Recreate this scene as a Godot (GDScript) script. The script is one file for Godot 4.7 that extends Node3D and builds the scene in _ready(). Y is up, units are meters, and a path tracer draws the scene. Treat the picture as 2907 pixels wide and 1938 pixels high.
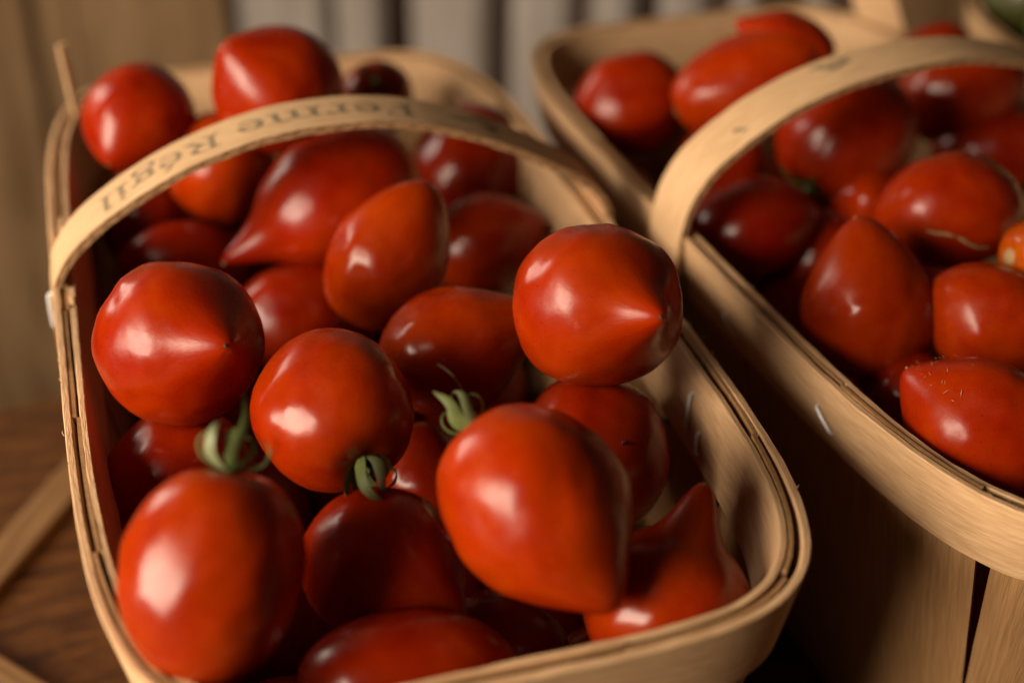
extends Node3D
# Two splint baskets of pointed red tomatoes on a wooden table. Metres; the table top is at y = 0, the basket rims at y = RIM.

const RIM := 0.12
const RIM_W := 0.15
const RIM_L := 0.3052
const RIM_P := 5.02
const INSET := 0.022

var rng := RandomNumberGenerator.new()
var noise := FastNoiseLite.new()
var M := {}
var taken := {}
var rim_table := []
var rim_total := 0.0


func numbered(called: String) -> String:
	taken[called] = taken.get(called, 0) + 1
	return called if taken[called] == 1 else "%s_%03d" % [called, taken[called] - 1]


func tag(o: Node, label := "", category := "", group := "", kind := "") -> Node:
	if label: o.set_meta("label", label)
	if category: o.set_meta("category", category)
	if group: o.set_meta("group", group)
	if kind: o.set_meta("kind", kind)
	return o


func thing(called: String, label: String, category: String, at := Vector3.ZERO, turn := 0.0, group := "") -> Node3D:
	var o := Node3D.new()
	o.name = numbered(called)
	add_child(o)
	o.position = at
	o.rotation.y = turn
	tag(o, label, category, group)
	return o


func obj(called: String, mesh: Mesh, m: Material, parent: Node) -> MeshInstance3D:
	var o := MeshInstance3D.new()
	o.name = numbered(called) if parent == self else called
	o.mesh = mesh
	if m: o.material_override = m
	parent.add_child(o, true)
	return o


# ---------------------------------------------------------------- mesh helpers
func tri(st: SurfaceTool, p: Array, n: Array, u: Array) -> void:
	var order := [0, 1, 2]
	var g: Vector3 = (p[1] - p[0]).cross(p[2] - p[0])
	if g.dot(n[0] + n[1] + n[2]) > 0.0:
		order = [0, 2, 1]
	for k in order:
		st.set_normal(n[k])
		st.set_uv(u[k])
		st.add_vertex(p[k])


func quad(st: SurfaceTool, p: Array, n: Array, u: Array) -> void:
	tri(st, [p[0], p[1], p[2]], [n[0], n[1], n[2]], [u[0], u[1], u[2]])
	tri(st, [p[0], p[2], p[3]], [n[0], n[2], n[3]], [u[0], u[2], u[3]])


# rings: an array of profiles (arrays of points, each profile closed). A face per profile edge, smooth along the sweep, creased across it.
func sweep(st: SurfaceTool, rings: Array, closed: bool, caps := true, v0 := 0.0) -> void:
	var n := rings.size()
	var k: int = rings[0].size()
	var along := PackedFloat32Array([v0])
	var mid := []
	for r in rings:
		var c := Vector3.ZERO
		for p in r: c += p
		mid.append(c / k)
	for i in range(1, n + 1):
		along.append(along[i - 1] + (mid[i % n] - mid[i - 1]).length())
	var across := 0.0
	for j in k:
		var j2 := (j + 1) % k
		var nor := []
		for i in n:
			var a := (i - 1 + n) % n if closed else maxi(i - 1, 0)
			var b := (i + 1) % n if closed else mini(i + 1, n - 1)
			var t: Vector3 = (rings[b][j] + rings[b][j2]) - (rings[a][j] + rings[a][j2])
			var e: Vector3 = rings[i][j2] - rings[i][j]
			var nn := t.cross(e).normalized()
			var out: Vector3 = (rings[i][j] + rings[i][j2]) * 0.5 - mid[i]
			if nn.dot(out) < 0.0: nn = -nn
			nor.append(nn)
		var wide: float = (rings[0][j2] - rings[0][j]).length()
		for i in (n if closed else n - 1):
			var i2 := (i + 1) % n
			quad(st, [rings[i][j], rings[i2][j], rings[i2][j2], rings[i][j2]], [nor[i], nor[i2], nor[i2], nor[i]],
				[Vector2(across, along[i]), Vector2(across, along[i + 1]), Vector2(across + wide, along[i + 1]), Vector2(across + wide, along[i])])
		across += wide
	if caps and not closed:
		for e in [0, n - 1]:
			var o: Vector3 = (mid[0] - mid[1] if e == 0 else mid[n - 1] - mid[n - 2]).normalized()
			for j in range(1, k - 1):
				tri(st, [rings[e][0], rings[e][j], rings[e][j + 1]], [o, o, o], [Vector2(0, 0), Vector2(0.001, 0), Vector2(0.001, 0.001)])


func begin() -> SurfaceTool:
	var st := SurfaceTool.new()
	st.begin(Mesh.PRIMITIVE_TRIANGLES)
	return st


func board(size: Vector3, bevel := 0.002, grain_x := true) -> ArrayMesh:
	# a board with chamfered long edges, its grain along x (or y)
	var st := begin()
	var rings := []
	var h := size * 0.5
	var steps := 10
	for i in steps + 1:
		var t := -1.0 + 2.0 * i / steps
		var pr := []
		var w := h.z if grain_x else h.x
		var d := h.y if grain_x else h.z
		for c in [[-1, -1, 0], [-1, -1, 1], [1, -1, 1], [1, -1, 0], [1, 1, 0], [1, 1, 1], [-1, 1, 1], [-1, 1, 0]]:
			var a: float = c[0] * (w - (bevel if c[2] else 0.0))
			var b: float = c[1] * (d - (0.0 if c[2] else bevel))
			a += noise.get_noise_3d(t * 40.0 + size.x * 311.0, c[0] * 50.0, size.z * 177.0) * bevel * 0.6
			pr.append(Vector3(t * h.x, b, a) if grain_x else Vector3(a, t * h.y, b))
		rings.append(pr)
	sweep(st, rings, false, true, rng.randf() * 3.0)
	return st.commit()


# ---------------------------------------------------------------- materials
func noise_tex(freq: float, sd: int, lo: Color, hi: Color, oct := 4, mid = null) -> NoiseTexture2D:
	var n := FastNoiseLite.new()
	n.seed = sd
	n.frequency = freq
	n.fractal_octaves = oct
	var t := NoiseTexture2D.new()
	t.width = 512
	t.height = 512
	t.seamless = true
	t.noise = n
	var g := Gradient.new()
	g.set_color(0, lo)
	g.set_color(1, hi)
	g.set_offset(0, 0.22)
	g.set_offset(1, 0.78)
	if mid != null: g.add_point(0.5, mid)
	t.color_ramp = g
	return t


func lin(r: float, g: float, b: float) -> Color:
	return Color(r, g, b).linear_to_srgb()


# grain runs along v: u is stretched, v is not. UVs are in metres.
func wood(called: String, dark: Color, mid: Color, light: Color, sd: int, across := 22.0, along := 2.2, rough := 0.62, relief := 0.006) -> StandardMaterial3D:
	var m := StandardMaterial3D.new()
	m.resource_name = called
	m.albedo_texture = noise_tex(0.012, sd, dark, light, 4, mid)
	m.uv1_scale = Vector3(across, along, 1)
	m.detail_enabled = true
	m.detail_blend_mode = BaseMaterial3D.BLEND_MODE_MUL
	m.detail_albedo = noise_tex(0.03, sd + 7, Color(0.93, 0.91, 0.89), Color(1, 1, 1), 3)
	m.detail_uv_layer = BaseMaterial3D.DETAIL_UV_1
	m.roughness = rough
	m.metallic_specular = 0.35
	m.heightmap_enabled = true
	m.heightmap_scale = relief
	m.heightmap_texture = noise_tex(0.06, sd + 13, Color(0, 0, 0), Color(1, 1, 1), 3)
	return m


func make_materials() -> void:
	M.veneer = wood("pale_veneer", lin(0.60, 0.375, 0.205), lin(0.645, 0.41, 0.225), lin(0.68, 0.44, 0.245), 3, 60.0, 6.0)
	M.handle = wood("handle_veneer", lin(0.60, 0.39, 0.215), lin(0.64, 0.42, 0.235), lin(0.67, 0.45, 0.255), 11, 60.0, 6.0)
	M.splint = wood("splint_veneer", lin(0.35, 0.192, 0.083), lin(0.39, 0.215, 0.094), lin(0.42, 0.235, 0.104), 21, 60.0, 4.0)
	M.edge = wood("cut_edge", lin(0.30, 0.15, 0.065), lin(0.46, 0.25, 0.115), lin(0.58, 0.34, 0.17), 31, 90.0, 40.0, 0.8, 0.05)
	M.table = wood("dark_table_wood", lin(0.050, 0.0165, 0.003), lin(0.084, 0.0295, 0.0052), lin(0.115, 0.043, 0.0078), 41, 22.0, 5.0, 0.6, 0.03)
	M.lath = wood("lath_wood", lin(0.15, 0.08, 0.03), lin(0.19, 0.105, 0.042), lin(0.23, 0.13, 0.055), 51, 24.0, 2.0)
	M.tan = wood("tan_board_wood", lin(0.18, 0.102, 0.048), lin(0.26, 0.158, 0.08), lin(0.315, 0.20, 0.105), 61, 4.0, 0.6)
	M.grey = wood("weathered_grey_wood", lin(0.40, 0.352, 0.325), lin(0.45, 0.40, 0.372), lin(0.49, 0.44, 0.41), 71, 12.0, 1.0, 0.8)
	M.back = wood("dark_wall_wood", lin(0.18, 0.115, 0.085), lin(0.25, 0.165, 0.125), lin(0.30, 0.20, 0.155), 81, 3.0, 0.8, 0.85)

	var ink := StandardMaterial3D.new()
	ink.resource_name = "stamped_ink"
	ink.albedo_texture = noise_tex(0.05, 91, lin(0.13, 0.105, 0.075), lin(0.45, 0.32, 0.18), 4, lin(0.20, 0.155, 0.105))
	ink.uv1_scale = Vector3(120, 22, 1)
	ink.roughness = 0.75
	ink.metallic_specular = 0.2
	M.ink = ink

	var wire := StandardMaterial3D.new()
	wire.resource_name = "steel_wire"
	wire.albedo_color = Color(0.80, 0.81, 0.83)
	wire.metallic = 0.15
	wire.roughness = 0.4
	M.wire = wire

	var sepal := StandardMaterial3D.new()
	sepal.resource_name = "sepal_green"
	sepal.vertex_color_use_as_albedo = true
	sepal.albedo_texture = noise_tex(0.02, 101, lin(0.75, 0.72, 0.55), lin(1, 1, 1), 4)
	sepal.uv1_scale = Vector3(200, 60, 1)
	sepal.roughness = 0.6
	sepal.backlight_enabled = true
	sepal.backlight = Color(0.25, 0.3, 0.08)
	M.sepal = sepal

	var scar := StandardMaterial3D.new()
	scar.resource_name = "corky_scar"
	scar.albedo_texture = noise_tex(0.06, 111, lin(0.16, 0.08, 0.03), lin(0.50, 0.33, 0.16), 4)
	scar.uv1_scale = Vector3(150, 150, 1)
	scar.roughness = 0.85
	M.scar = scar
	var speck := StandardMaterial3D.new()
	speck.resource_name = "dark_tip"
	speck.albedo_color = lin(0.035, 0.02, 0.012)
	speck.roughness = 0.8
	M.speck = speck

	# tomato skin: a clear red with faint mottling, pale pores and dust; vertex colours carry each fruit's own ripeness, and shade put in as a darker tint on hidden fruits
	var im := Image.create(1024, 512, false, Image.FORMAT_RGB8)
	var a := FastNoiseLite.new()
	a.seed = 5
	a.frequency = 0.006
	for y in 512:
		for x in 1024:
			var ang := x / 1024.0 * TAU
			var v := a.get_noise_3d(cos(ang) * 160.0, sin(ang) * 160.0, y)
			var k := clampf(0.80 + 0.22 * v, 0.0, 1.0)
			im.set_pixel(x, y, Color(0.8 * k / 0.8, 0.5 * k / 0.8 * (1.0 + 0.5 * v), 0.5).linear_to_srgb())
	for i in 1500:
		# pale pores, gathered towards the shoulders, and a few specks of dust
		var x := rng.randi_range(1, 1022)
		var y := int(255.0 + 210.0 * (rng.randf() * 2.0 - 1.0))
		var c := Color(1.0, 0.92, 0.8) if rng.randf() < 0.75 else Color(0.55, 0.42, 0.42)
		im.set_pixel(x, y, c)
		if rng.randf() < 0.6:
			im.set_pixel(x + 1, y, c)
			im.set_pixel(x, y + 1, c)
			im.set_pixel(x + 1, y + 1, c)
	M.skin_tex = ImageTexture.create_from_image(im)
	var bump := Image.create(1024, 512, false, Image.FORMAT_RGB8)
	var b := FastNoiseLite.new()
	b.seed = 8
	b.frequency = 0.05
	for y in 512:
		for x in 1024:
			var ang := x / 1024.0 * TAU
			var v := 0.5 + 0.5 * b.get_noise_3d(cos(ang) * 160.0, sin(ang) * 160.0, y)
			bump.set_pixel(x, y, Color(v, v, v))
	var skin := StandardMaterial3D.new()
	skin.resource_name = "tomato_skin"
	skin.albedo_texture = M.skin_tex
	skin.vertex_color_use_as_albedo = true
	var dull := Image.create(512, 256, false, Image.FORMAT_RGB8)
	for y in 256:
		for x in 512:
			var ang := x / 512.0 * TAU
			var v := clampf(0.80 + 0.55 * a.get_noise_3d(cos(ang) * 260.0 + 900.0, sin(ang) * 260.0, y * 4.0), 0.55, 1.0)
			dull.set_pixel(x, y, Color(v, v, v))
	skin.roughness_texture = ImageTexture.create_from_image(dull)
	skin.roughness = 0.33
	skin.metallic_specular = 0.40
	skin.subsurf_scatter_enabled = true
	skin.subsurf_scatter_strength = 0.2
	skin.heightmap_enabled = true
	skin.heightmap_scale = 0.0025
	skin.heightmap_texture = ImageTexture.create_from_image(bump)
	M.skin = skin


# ---------------------------------------------------------------- tomatoes
# One fruit about its own y axis (stem at -y, tip at +y): an ellipsoid drawn out into a nub, dimpled at the stem, faintly ribbed.
func tomato_mesh(rad: float, ratio: float, nip: float, nipw: float, dent: float, tint: float, sd: int, extra: String, nu := 64, nv := 48) -> ArrayMesh:
	var rn := RandomNumberGenerator.new()
	rn.seed = sd * 77 + 5
	var st := begin()
	var lobes := rn.randi_range(3, 5)
	var lobe_amp := rn.randf_range(0.010, 0.032)
	var phase := rn.randf() * TAU
	var squash := rn.randf_range(-0.03, 0.03)
	var off := rn.randf() * 1000.0
	var bend := Vector2(rn.randf_range(-0.05, 0.05), rn.randf_range(-0.05, 0.05)) * (0.2 if extra == "nipple" else 1.0)
	var hue := rn.randf_range(0.80, 1.22)
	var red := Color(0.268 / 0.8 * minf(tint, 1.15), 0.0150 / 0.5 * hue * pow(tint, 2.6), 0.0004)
	var pale := Color(0.31 / 0.8, 0.044 / 0.5, 0.003)
	for j in nv + 1:
		var ph := PI * j / nv
		for i in nu + 1:
			var ps := TAU * i / nu
			var s := sin(ph)
			var r := rad * pow(s, 0.96)
			var y := -rad * ratio * cos(ph)
			var e := (PI - ph) / nipw
			y += rad * nip * (exp(-pow(e, 2.3)) if extra == "nipple" else exp(-e * e) * 0.9 + 0.1 * exp(-e * e * 9.0))
			var d := ph / 0.3
			y += rad * dent * 1.6 * exp(-d * d)
			var lob := 1.0 + lobe_amp * cos(lobes * ps + phase) * s + squash * cos(2.0 * ps) * s
			var dir := Vector3(cos(ps) * s, cos(ph), sin(ps) * s)
			lob += 0.065 * noise.get_noise_3d(dir.x * 45.0 + off, dir.y * 45.0, dir.z * 45.0) * s + 0.006 * noise.get_noise_3d(dir.x * 160.0 + off, dir.y * 160.0, dir.z * 160.0) * s
			var p := Vector3(cos(ps) * r * lob, y, sin(ps) * r * lob)
			var up := p.y / rad
			p.x += bend.x * rad * up * up
			p.z += bend.y * rad * up * up
			var c := red
			var w := noise.get_noise_3d(dir.x * 60.0 + off + 50.0, dir.y * 60.0, dir.z * 60.0)
			c = c.lerp(pale, clampf(0.06 + 0.16 * w, 0.0, 0.3))
			if extra == "ring":
				c = c.lerp(Color(0.50 / 0.8, 0.17 / 0.5, 0.035), 0.75 * exp(-pow((ph - 0.55 - 0.12 * w) / 0.10, 2.0)))
			c = c.lerp(Color(0.42 / 0.8, 0.10 / 0.5, 0.014), 0.6 * exp(-pow(ph / 0.22, 2.0)))
			st.set_color(c)
			st.set_uv(Vector2(float(i) / nu, float(j) / nv))
			st.add_vertex(p)
	for j in nv:
		for i in nu:
			var q := j * (nu + 1) + i
			for k in [q, q + nu + 1, q + 1, q + 1, q + nu + 1, q + nu + 2]:
				st.add_index(k)
	st.generate_normals()
	return st.commit()


# A curling sepal: a tapering strip that starts at the stem, follows heading h0 (0 = along the shoulder, PI/2 = straight out) and turns by `curl` over its length.
func sepal_mesh(length: float, wide: float, az: float, h0: float, curl: float, twist: float, col: Color) -> ArrayMesh:
	var st := begin()
	var n := 18
	var p := Vector2(0.0012, 0.0004)
	var left := []
	var midl := []
	var right := []
	for i in n + 1:
		var t := float(i) / n
		var head := h0 + curl * t * t
		if i > 0: p += Vector2(cos(head), sin(head)) * length / n
		var w := wide * 0.80 * (pow(1.0 - t, 0.8) * (0.55 + 0.9 * sin(minf(t * 2.4, PI * 0.5)) * 0.5)) + 0.00012
		var side := Vector3(0, 0, 1).rotated(Vector3(cos(head), sin(head), 0), twist * t)
		var c := Vector3(p.x, p.y, 0.0006 * sin(t * 7.0))
		var nn := Vector3(-sin(head), cos(head), 0)
		left.append((c + side * w).rotated(Vector3.UP, az))
		right.append((c - side * w).rotated(Vector3.UP, az))
		midl.append((c - nn * w * 0.35).rotated(Vector3.UP, az))
	for i in n:
		var t := float(i) / n
		st.set_color(col.lerp(Color(0.10, 0.075, 0.03), pow(t, 6.0)))
		for pair in [[left, midl], [midl, right]]:
			var a: Array = pair[0]
			var b: Array = pair[1]
			var q := [a[i], b[i], b[i + 1], a[i], b[i + 1], a[i + 1]]
			for v in q:
				st.set_uv(Vector2(v.x, v.z))
				st.add_vertex(v)
	st.generate_normals()
	return st.commit()


func tube(pts: Array, radii: Array, sides := 7) -> ArrayMesh:
	var st := begin()
	var rings := []
	for i in pts.size():
		var t: Vector3 = (pts[mini(i + 1, pts.size() - 1)] - pts[maxi(i - 1, 0)]).normalized()
		var s := t.cross(Vector3(0.31, 0.9, 0.17)).normalized()
		var b := t.cross(s)
		var r := []
		for k in sides:
			var an := TAU * k / sides
			r.append(pts[i] + (s * cos(an) + b * sin(an)) * radii[i])
		rings.append(r)
	sweep(st, rings, false)
	return st.commit()


func add_calyx(root: Node3D, rad: float, ratio: float, dent: float, sepals: Array, col: Color, stalk := 0.006) -> void:
	# in the fruit's own axes the stem looks along -y, so the calyx is turned over
	var cal := Node3D.new()
	cal.name = "calyx"
	root.add_child(cal, true)
	cal.position = Vector3(0, -rad * (ratio - dent * 1.6) - 0.0002, 0)
	cal.rotation.x = PI
	if stalk > 0.0:
		obj("stalk", tube([Vector3(0, -0.001, 0), Vector3(0.0003, stalk * 0.4, 0.0002), Vector3(0.0010, stalk, 0.0007)], [0.0017, 0.0012, 0.0014], 8), M.sepal_plain, cal)
	for s in sepals:
		obj("sepal", sepal_mesh(s[0], s[1], deg_to_rad(s[2]), s[3], s[4], s[5], col.lightened(s[6]) if s.size() > 6 else col), M.sepal, cal)


func tomato(basket: int, label: String, at: Vector3, axis: Vector3, rad: float, ratio: float, nip: float, nipw: float, dent: float, tint: float, extra: String) -> void:
	var root := thing("tomato", label, "tomato", at, 0.0, "tomatoes in the left basket" if basket == 1 else "tomatoes in the right basket")
	var y := axis.normalized()
	var x := y.cross(Vector3(0.0, 0.54, 0.84)).normalized()   # the fruit's x axis lies across the line of sight, whichever way it points
	root.basis = Basis(x, y, x.cross(y))
	root.position = at
	var id: int = taken["tomato"]
	var flesh := obj("skin", tomato_mesh(rad, ratio, nip, nipw, dent, tint, id, extra), M.skin, root)
	var top := rad * (ratio + nip)
	if nip > 0.15 and extra != "scar":
		obj("tip_scar", tube([Vector3(0, top - 0.0008, 0), Vector3(0.0001, top + 0.00008, 0)], [0.0005, 0.0003], 6), M.scar, root)
	if extra == "scar":
		obj("tip_scar", tube([Vector3(0, top - 0.0012, 0), Vector3(0.0001, top + 0.0001, 0), Vector3(0.0003, top + 0.0004, 0)], [0.0007, 0.0004, 0.0002], 6), M.speck, root)
	var g := Color(0.125, 0.155, 0.045)
	match extra:
		"calyxP":
			add_calyx(root, rad, ratio, dent, [[0.012, 0.0021, 0, 0.40, 4.6, 0.2], [0.011, 0.0024, 70, 1.0, 0.7, 0.6], [0.012, 0.0021, 120, 0.9, 2.8, 0.3, 0.05], [0.012, 0.0018, 180, 0.6, 4.4, 0.2], [0.015, 0.0005, 150, 1.3, 0.5, 0.8, 0.15], [0.012, 0.0018, 300, 0.4, 3.2, 0.0], [0.010, 0.0022, 40, 0.8, 3.2, 0.4]], g, 0.003)
		"calyxQ":
			add_calyx(root, rad, ratio, dent, [[0.014, 0.0024, 0, 0.15, 4.6, 0.2], [0.012, 0.0030, 45, 0.5, 2.4, 0.4, 0.08], [0.015, 0.0020, 110, 1.25, 0.5, 0.5], [0.013, 0.0016, 165, 0.3, 1.9, 0.5], [0.012, 0.0018, 195, 0.1, 3.4, 0.4], [0.011, 0.0020, 140, 0.4, 3.4, 0.6], [0.012, 0.0018, 285, 0.5, 3.0, 0.1]], g, 0.003)
		"calyxL":
			add_calyx(root, rad, ratio, dent, [[0.016, 0.0029, 170, 0.60, 2.7, 0.2], [0.016, 0.0031, 105, 0.95, 2.3, 0.3], [0.015, 0.0027, 45, 0.8, 2.9, 0.2, 0.05], [0.012, 0.0022, 330, 0.6, 2.6, 0.5], [0.012, 0.0022, 250, 0.6, 2.8, 0.3], [0.013, 0.0024, 205, 0.8, 2.4, 0.5], [0.012, 0.0020, 10, 0.5, 3.4, 0.2]], g, 0.0035)
		"calyxd":
			add_calyx(root, rad, ratio, dent, [[0.015, 0.0028, 30, 0.15, -0.5, 0.2], [0.015, 0.0028, 100, 0.3, -0.3, 0.2], [0.014, 0.0028, 150, 0.4, -0.6, 0.2], [0.013, 0.0026, 215, 0.2, 1.0, 0.2], [0.012, 0.0026, 290, 0.1, 1.2, 0.2]], Color(0.16, 0.20, 0.04), 0.004)
		"calyxX":
			add_calyx(root, rad, ratio, dent, [[0.008, 0.0036, 30, 0.0, -0.5, 0.2], [0.008, 0.0036, 110, 0.0, -0.5, 0.2], [0.008, 0.0036, 190, 0.0, -0.4, 0.2], [0.008, 0.0036, 260, 0.0, -0.3, 0.2], [0.008, 0.0030, 330, 0.1, -0.3, 0.2]], Color(0.03, 0.042, 0.016), 0.002)
		"stemscar":
			var b := -rad * (ratio - dent * 1.6)
			obj("stem_scar", tube([Vector3(0, b + 0.001, 0), Vector3(0, b - 0.0004, 0), Vector3(0, b - 0.0007, 0)], [0.0026, 0.0022, 0.0008], 10), M.scar, root)
		"dot":
			obj("dark_blemish", tube([Vector3(0.37, -0.38, 0.80) * rad, Vector3(0.39, -0.41, 0.90) * rad], [0.0007, 0.0003], 6), M.speck, root)
		"crack":
			# a healed crack: a thin corky seam that follows the skin
			var pts := []
			var rr := []
			for i in 15:
				var t := i / 14.0
				var ph := 2.25 - 1.05 * t
				var ps := 1.92 + 0.45 * t + 0.05 * sin(t * 9.0)
				var sn := sin(ph)
				pts.append(Vector3(cos(ps) * sn, -ratio * cos(ph), sin(ps) * sn) * rad * (1.0 + 0.010 * rng.randf()))
				rr.append(0.00034 * sin(PI * clampf(t, 0.04, 0.96)) * (0.4 + 1.2 * rng.randf()) + 0.0001)
			obj("healed_crack", tube(pts, rr, 5), M.scar, root)
		"scuff":
			var st := begin()
			for i in 90:
				var ph := PI - rng.randf_range(0.12, 0.95)
				var ps := rng.randf_range(-0.4, PI + 0.4)
				var e := (PI - ph) / nipw
				var sn := sin(ph)
				var c := Vector3(cos(ps) * sn, -ratio * cos(ph) + nip * exp(-e * e), sin(ps) * sn) * rad * 1.005
				var d := Vector3(-sin(ps) * rng.randf_range(-1, 1), rng.randf_range(-1, 1), cos(ps) * rng.randf_range(-1, 1)).normalized()
				var len := rng.randf_range(0.0002, 0.0010)
				var w := d.cross(c.normalized()) * rng.randf_range(0.00005, 0.00018)
				var nn := c.normalized()
				tri(st, [c - d * len, c + w, c + d * len], [nn, nn, nn], [Vector2.ZERO, Vector2(0.01, 0), Vector2(0, 0.01)])
				tri(st, [c - d * len, c - w, c + d * len], [nn, nn, nn], [Vector2.ZERO, Vector2(0.01, 0), Vector2(0, 0.01)])
			tag(obj("scuff_marks", st.commit(), M.scar, root), "", "", "", "stuff")


# ---------------------------------------------------------------- baskets
func build_rim_table() -> void:
	var raw := []
	var n := 1600
	for i in n:
		var t := TAU * i / n
		var c := cos(t)
		var s := sin(t)
		raw.append(Vector2(RIM_W * 0.5 * signf(c) * pow(absf(c), 2.0 / RIM_P), RIM_L * 0.5 * signf(s) * pow(absf(s), 2.0 / RIM_P)))
	var acc := [0.0]
	for i in n: acc.append(acc[i] + raw[(i + 1) % n].distance_to(raw[i]))
	rim_total = acc[n]
	var k := 0
	var m := 400
	var pts := []
	for i in m:
		var d := rim_total * i / m
		while acc[k + 1] < d: k += 1
		pts.append(raw[k].lerp(raw[(k + 1) % n], (d - acc[k]) / maxf(acc[k + 1] - acc[k], 1e-9)))
	for i in m:
		var t: Vector2 = pts[(i + 2) % m] - pts[(i - 2 + m) % m]
		rim_table.append([pts[i], Vector2(t.y, -t.x).normalized()])


# a point on the basket's wall: d metres along the rim, `off` metres outward of it, y below the rim; the wall leans in towards the base
func wall_point(d: float, off: float, y: float) -> Vector3:
	var f := fposmod(d / rim_total, 1.0) * rim_table.size()
	var i := int(f) % rim_table.size()
	var j := (i + 1) % rim_table.size()
	var p: Vector2 = rim_table[i][0].lerp(rim_table[j][0], f - floorf(f))
	var n: Vector2 = rim_table[i][1].lerp(rim_table[j][1], f - floorf(f)).normalized()
	p += n * (off + INSET * y / RIM)
	return Vector3(p.x, RIM + y, p.y)


func corner_amount(d: float) -> float:
	var f := int(fposmod(d / rim_total, 1.0) * rim_table.size()) % rim_table.size()
	var n: Vector2 = rim_table[f][1]
	return clampf(4.0 * absf(n.x * n.y) * absf(n.x * n.y) * 1.2, 0.0, 1.0)


func band(off: float, thick: float, y0: float, y1: float, corner: float, sd: float) -> ArrayMesh:
	var st := begin()
	var rings := []
	var n := 300
	var c := 0.0003
	for i in n:
		var d := rim_total * i / n
		var o := off + corner * corner_amount(d) + 0.0006 * noise.get_noise_2d(d * 240.0, sd)
		var top := y1 + 0.0008 * noise.get_noise_2d(d * 300.0, sd + 30.0) + 0.00035 * noise.get_noise_2d(d * 4000.0, sd + 60.0)
		var low := y0 + 0.0012 * noise.get_noise_2d(d * 250.0, sd + 90.0) + 0.0003 * noise.get_noise_2d(d * 4000.0, sd + 160.0)
		rings.append([wall_point(d, o, low), wall_point(d, o, top - c), wall_point(d, o + c, top), wall_point(d, o + thick - c, top), wall_point(d, o + thick, top - c), wall_point(d, o + thick, low)])
	sweep(st, rings, true)
	return st.commit()


func splint_mesh(d0: float, d1: float, e0: float, e1: float, off: float, top: float, sd: float) -> ArrayMesh:
	# from rim stretch d0..d1 at the top to e0..e1 at the base; grain runs downwards, so the sweep does too
	var st := begin()
	var rings := []
	var n := 12
	var cols := 10
	for i in n + 1:
		var t := float(i) / n
		var y := lerpf(top, -RIM + 0.0012, t)
		var f := []
		var b := []
		for k in cols + 1:
			var u := float(k) / cols
			var d := lerpf(lerpf(d0, e0, t), lerpf(d1, e1, t), u)
			if k == 0 or k == cols: d += 0.0003 * noise.get_noise_2d(t * 300.0, sd + k)
			var bow := 0.0004 * noise.get_noise_2d(u * 30.0 + sd * 9.0, t * 30.0)
			f.append(wall_point(d, off + bow, y))
			b.append(wall_point(d, off + bow - 0.0009, y))
		b.reverse()
		rings.append(f + b)
	sweep(st, rings, false, false, sd * 0.37)
	for e in [0, n]:
		var o := Vector3.UP if e == 0 else Vector3.DOWN
		var g: Array = rings[e]
		for k in cols:
			quad(st, [g[k], g[k + 1], g[2 * cols - k], g[2 * cols + 1 - k]], [o, o, o, o], [Vector2(k * 0.003, 0), Vector2(k * 0.003 + 0.003, 0), Vector2(k * 0.003 + 0.003, 0.001), Vector2(k * 0.003, 0.001)])
	return st.commit()


func handle_point(path: Array, s: float) -> Array:
	# [point, tangent] at arc length s of the handle's centre line
	var i := 0
	while i < path.size() - 2 and path[i + 1][1] < s: i += 1
	var a: Vector2 = path[i][0]
	var b: Vector2 = path[i + 1][0]
	var t: float = (s - path[i][1]) / maxf(path[i + 1][1] - path[i][1], 1e-9)
	var ta: Vector2 = path[i][2]
	var tb: Vector2 = path[i + 1][2]
	return [a.lerp(b, t), ta.lerp(tb, t).normalized()]


func handle_path(knots: Array) -> Array:
	var curve := Curve2D.new()
	for k in knots.size():
		var t: Vector2 = (knots[mini(k + 1, knots.size() - 1)] - knots[maxi(k - 1, 0)])
		var before: float = knots[k].distance_to(knots[maxi(k - 1, 0)])
		var after: float = knots[k].distance_to(knots[mini(k + 1, knots.size() - 1)])
		t = t.normalized()
		curve.add_point(knots[k], -t * before / 3.0, t * after / 3.0)
	var out := []
	var total := curve.get_baked_length()
	for i in 121:
		var s := total * i / 120.0
		var p := curve.sample_baked(s, true)
		var a := curve.sample_baked(maxf(s - 0.003, 0.0), true)
		var b := curve.sample_baked(minf(s + 0.003, total), true)
		out.append([p, s, (b - a).normalized()])
	return out


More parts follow.
